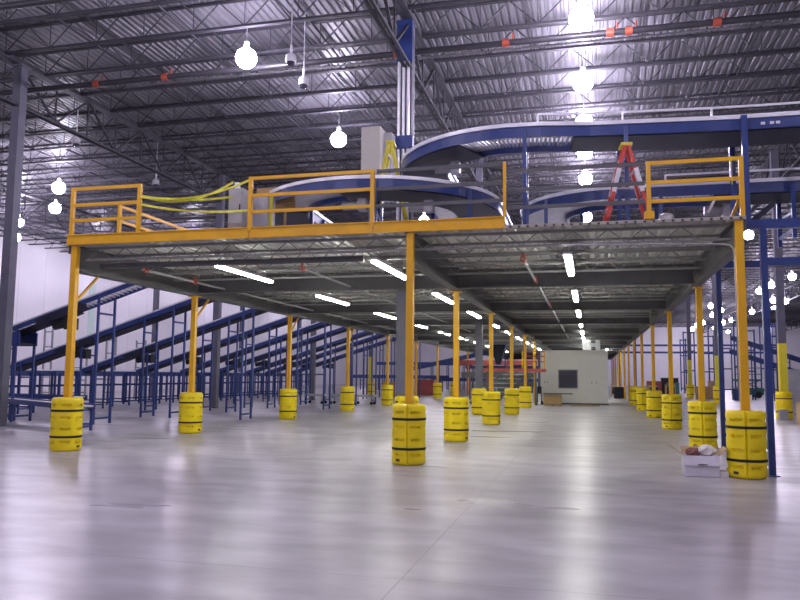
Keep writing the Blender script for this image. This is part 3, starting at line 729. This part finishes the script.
# ------------------------------------------------------------------ far machinery under and beyond the deck
def machine_line(x0, y, x1, z, label, m='blue', name='transfer_conveyor', n=5, slope=0, grp='far conveyors'):
    path = [(x0+(x1-x0)*k/4, y, z+slope*k/4) for k in range(5)]
    L = abs(x1-x0)
    return conveyor(name, label, path, .9, [L*(k+.5)/n for k in range(n)], 0, rollers=0, white=False, group=grp, rail=.35, legw=.09)
machine_line(-16,66,-8.5,2.2,'distant blue inclined conveyor seen between the middle posts', slope=1.6, n=4)
machine_line(-15,72,-4.5,1.3,'distant level blue conveyor on the floor beyond the grey column', n=6)
machine_line(-13,80,-4,2.6,'distant raised blue conveyor beyond the middle post row', n=6)
machine_line(-24,75,-14,1.5,'distant level blue conveyor beyond the carts', n=6)
machine_line(-24,84,-13,3.0,'distant raised blue conveyor beyond the carts', n=6)
t = machine_line(-10,58,-4,2.7,'distant red-brown overhead conveyor beside the middle posts', n=4)
for ch in t.children:
    if ch.name.startswith(('side_rail','leg')): ch.data.materials[0] = M['redbrown']
t = thing('scrap_hopper', (-6.6,55,0), 'dark blue hopper hanging under the deck beyond the second middle post', 'hopper')
MB().add([(-7.2,54.5,4.1),(-5.9,54.5,4.1),(-5.9,55.6,4.1),(-7.2,55.6,4.1),(-6.7,54.9,2.4),(-6.4,54.9,2.4),(-6.4,55.2,2.4),(-6.7,55.2,2.4)],[(0,1,2,3),(7,6,5,4),(0,4,5,1),(1,5,6,2),(2,6,7,3),(3,7,4,0)]).build('hopper_body', M['dblue'], t)
for x in (-7.1,-6.0): MB().box(x-.05,x+.05,54.5,54.6,0,4.1).build('leg', M['blue'], t)
machine_line(-9.0,62,-5.0,1.6,'distant blue sloping conveyor rising beside the grey building column', slope=1.2, n=3)
machine_line(-7.5,52,-3.6,1.1,'dark level conveyor behind the third middle guard', m='grey', n=4)
machine_line(-8.2,49,-3.6,1.75,'dark raised conveyor behind the fourth middle guard', m='grey', n=4)
for ch in [c for o in list(COL.objects) if o.get('label','').startswith('dark ') and o.get('category') == 'conveyor' and o.location.y > 45 and o.location.y < 53 for c in o.children]:
    if ch.name.startswith(('side_rail','leg','crossbar')):
        ch.data.materials[0] = M['bgrey']
# right far field
t = thing('pipe_rack', (4,100,0), 'far blue steel rack with two long beams in front of the white end wall', 'rack')
for z in (4.72,5.62): MB().box(3.4,22,99.9,100.1,z-.12,z+.12).build('beam', M['blue'], t)
for k in range(10): MB().box(3.6+k*2-.07,3.6+k*2+.07,99.9,100.1,0,6.5 if k%3 else 8.0).build('upright', M['blue'], t)
conveyor('inclined_conveyor','far blue conveyor sloping down beyond the front blue post, upper of two',[(10.2,60,4.65),(19,60,1.5)],.9,[1.5,4,6.5],0,rollers=0,white=False,group='far sloping conveyors',rail=.3)
conveyor('inclined_conveyor','far blue conveyor sloping down beyond the front blue post, lower of two',[(9.6,57,3.55),(17,57,1.0)],.9,[1.0,3,5.5],0,rollers=0,white=False,group='far sloping conveyors',rail=.3)
FR = [None]
def sframe(x, y, h, label):
    if FR[0] is None:
        t = thing('blue_support_bent', (0,0,0), '', 'support frame'); FR[0] = t
        for s in (-.5,.5): MB().box(s-.06,s+.06,-.06,.06,0,6).build('leg', M['blue'], t)
        for z in (.3,2.2,4.1,5.9): MB().box(-.44,.44,-.04,.04,z-.06,z+.06).build('crossbar', M['blue'], t)
    else: t = dup(FR[0], (0,0,0))
    t.location = (x,y,0); t.scale = (1,1,h/6); tag(t, label, 'support frame', 'far blue support frames')
for i,(x,y,h) in enumerate(((10.8,72,6.5),(12.6,70,7.0),(14.0,74,6.0),(15.2,69,7.5),(16.3,76,6.5),(12.0,84,6.0),(14.4,88,7.0),(17.5,84,7.0),(10.6,92,6.0),(19,88,7.5),(9.6,80,6.2))):
    sframe(x, y, h, 'tall blue braced support frame in the far field beyond the blue posts')
# scissor lift, boxes, drums
t = thing('scissor_lift', (12.2,66,0), 'green mobile lift parked in the far field beyond the front yellow post', 'lift')
MB().box(11.2,13.4,65.4,66.6,.25,.8).build('chassis', M['green'], t); MB().box(11.3,13.3,65.5,66.5,1.35,1.5).build('platform', M['green'], t)
for z in (1.9,2.4): MB().box(11.3,13.3,65.5,65.54,z-.03,z+.03).build('rail', M['green'], t)
for x in (11.3,12.3,13.3): MB().box(x-.03,x+.03,65.5,65.54,1.5,2.4).build('rail_post', M['green'], t)
for s in (-1,1): MB().bar((12.3-s*.8,66,.85),(12.3+s*.8,66,1.33),.1,.08).build('scissor_arm', M['bgrey'], t)
for x in (11.6,13.0):
    for y in (65.4,66.6): MB().tube((x,y-.1,.25),(x,y+.1,.25),.25,14).build('wheel', M['black'], t, True)
def box_thing(name, x, y, w, d, h, m, label, cat, z=0, lid=True):
    t = thing(name, (x,y,z), label, cat)
    MB().box(x-w/2,x+w/2,y-d/2,y+d/2,z,z+h).build('body', m, t, bevel=.01)
    if lid: MB().box(x-w/2-.015,x+w/2+.015,y-d/2-.015,y+d/2+.015,z+h,z+h+.04).build('lid', m, t)
    return t
box_thing('storage_bin', 7.3,28.3,.8,1.0,.72,M['cardin'],'brown bin on the floor beside the grey and yellow column','bin')
box_thing('grey_locker', 8.6,36,.75,.5,1.95,M['steel'],'dark grey steel locker beyond the grey and yellow column','locker')
box_thing('small_box', 7.12,31.6,.3,.25,.35,M['steel'],'small grey box on the floor before the grey and yellow column','box')
for i,(x,y,w,h,m,lb) in enumerate(((8.2,60,1.2,.9,'wood','low wooden pallet stack on the far floor'),(9.6,64,1.0,1.3,'cardin','tall brown carton on the far floor'),(6.6,66,.9,1.1,'green','green bin on the far floor beyond the row of guards'),
      (5.4,70,1.2,1.2,'redbrown','red-brown crate on the far floor beyond the row of guards'),(10.3,58,.9,.8,'blue','blue bin on the far floor by the sloping conveyors'),(4.6,62,.8,.9,'cardin','brown carton on the far floor behind the fifth guard'),
      (7.2,75,1.5,1.5,'black','dark machine base on the far floor'),(-13.8,52,1.2,1.0,'yellow','yellow machine cover on the floor beyond the carts'),(-12.6,58,1.4,1.2,'redbrown','red-brown crate beyond the carts'),(-6.5,60,1.4,1.3,'green','green crate between the middle posts'))):
    box_thing('crate', x, y, w, .9, h, M[m], lb, 'crate')
def drum(x, y, r, h, m, label):
    t = thing('drum', (x,y,0), label, 'drum')
    MB().lathe([(r*.97,0),(r,.03),(r,h*.33),(r*1.04,h*.35),(r,h*.37),(r,h*.66),(r*1.04,h*.68),(r,h*.70),(r,h-.02),(r*.97,h)], 20, (x,y,0)).build('drum_body', m, t, True)
    MB().lathe([(.01,h),(r*.9,h),(r*.9,h+.015),(.01,h+.015)], 20, (x,y,0)).build('lid', M['steel'], t)
def spool(x, y, r, w, label):
    t = thing('cable_spool', (x,y,0), label, 'cable spool')
    for s in (-w/2,w/2): MB().tube((x+s-.03,y,r),(x+s+.03,y,r),r,24).build('flange', M['wood'], t)
    MB().tube((x-w/2,y,r),(x+w/2,y,r),r*.6,20).build('wound_cable', M['black'], t, True)
drum(4.3,56,.30,.9,M['dblue'],'dark blue drum on the far floor behind the guards by the blue posts')
drum(8.9,57.5,.32,.95,M['black'],'black drum standing on the far floor near the sloping conveyors')
spool(5.6,58,.55,.6,'wooden cable spool on the far floor between two mezzanine posts')
spool(1.9,64,.5,.5,'wooden cable spool on the floor past the white office')
box_thing('crate',2.0,58,.7,.9,.8,M['dblue'],'dark crate on the floor past the corner of the white office','crate')
# ------------------------------------------------------------------ open carton by the front guard
def carton():
    x0,x1,y0,y1,h = 1.44,1.97,12.98,13.38,.33
    t = thing('open_carton', ((x0+x1)/2,(y0+y1)/2,0), 'open white cardboard carton full of packing paper on the floor beside the front guard', 'carton')
    s = .006
    MB().box(x0,x1,y0,y0+s,0,h).box(x0,x1,y1-s,y1,0,h).box(x0,x0+s,y0+s,y1-s,0,h).box(x1-s,x1,y0+s,y1-s,0,h).box(x0,x1,y0,y1,0,s).build('carton_body', M['card'], t)
    def flap(a, c, d, m=None, name='flap'):
        a, c, d = Vector(a), Vector(c), Vector(d); n = (c-a).cross(d).normalized()*.004
        MB().add([a,c,c+d,a+d,a+n,c+n,c+d+n,a+d+n],[(0,1,2,3),(7,6,5,4),(0,4,5,1),(1,5,6,2),(2,6,7,3),(3,7,4,0)]).build(name, m or M['cardin'], t)
    flap((x0,y0,h),(x0,y1,h),(-.22,0,.14)); flap((x1,y1,h),(x1,y0,h),(.12,0,.13)); flap((x0,y1,h),(x1,y1,h),(0,.12,.10))
    flap((x0,y0,h),(x1,y0,h),(0,-.05,-.15), M['card'])
    MB().box(x0+.2,x0+.34,y0-.058,y0-.054,.19,.205).build('print_mark', M['sticker'], t)
    o = MB().box(1.98,2.10,13.0,13.25,0,.09).build('loose_packing', M['paper'], t)
carton()
lump(1.80,13.15,.29,.14,M['paper'],'packing_paper','ball of crumpled white paper on top in the open carton','paper',.75)
lump(1.60,13.16,.28,.12,M['rag'],'packing_scrap','dark red packing scrap lying in the open carton','packing',.7)
lump(1.66,13.27,.34,.08,M['cardin'],'cardboard_scrap','brown cardboard scrap in the open carton','packing',.8)
# ------------------------------------------------------------------ light
w = bpy.data.worlds.new('world'); SC.world = w; w.use_nodes = True
w.node_tree.nodes['Background'].inputs[0].default_value = (.55,.5,.62,1); w.node_tree.nodes['Background'].inputs[1].default_value = .25
SC.view_settings.view_transform = 'Standard'; SC.view_settings.look = 'None'; SC.view_settings.gamma = 1
SC.view_settings.exposure = 0; SC.view_settings.use_curve_mapping = False
SC.cycles.max_bounces = 6; SC.cycles.diffuse_bounces = 3; SC.cycles.glossy_bounces = 3
SC.cycles.sample_clamp_indirect = 6; SC.cycles.use_denoising = True
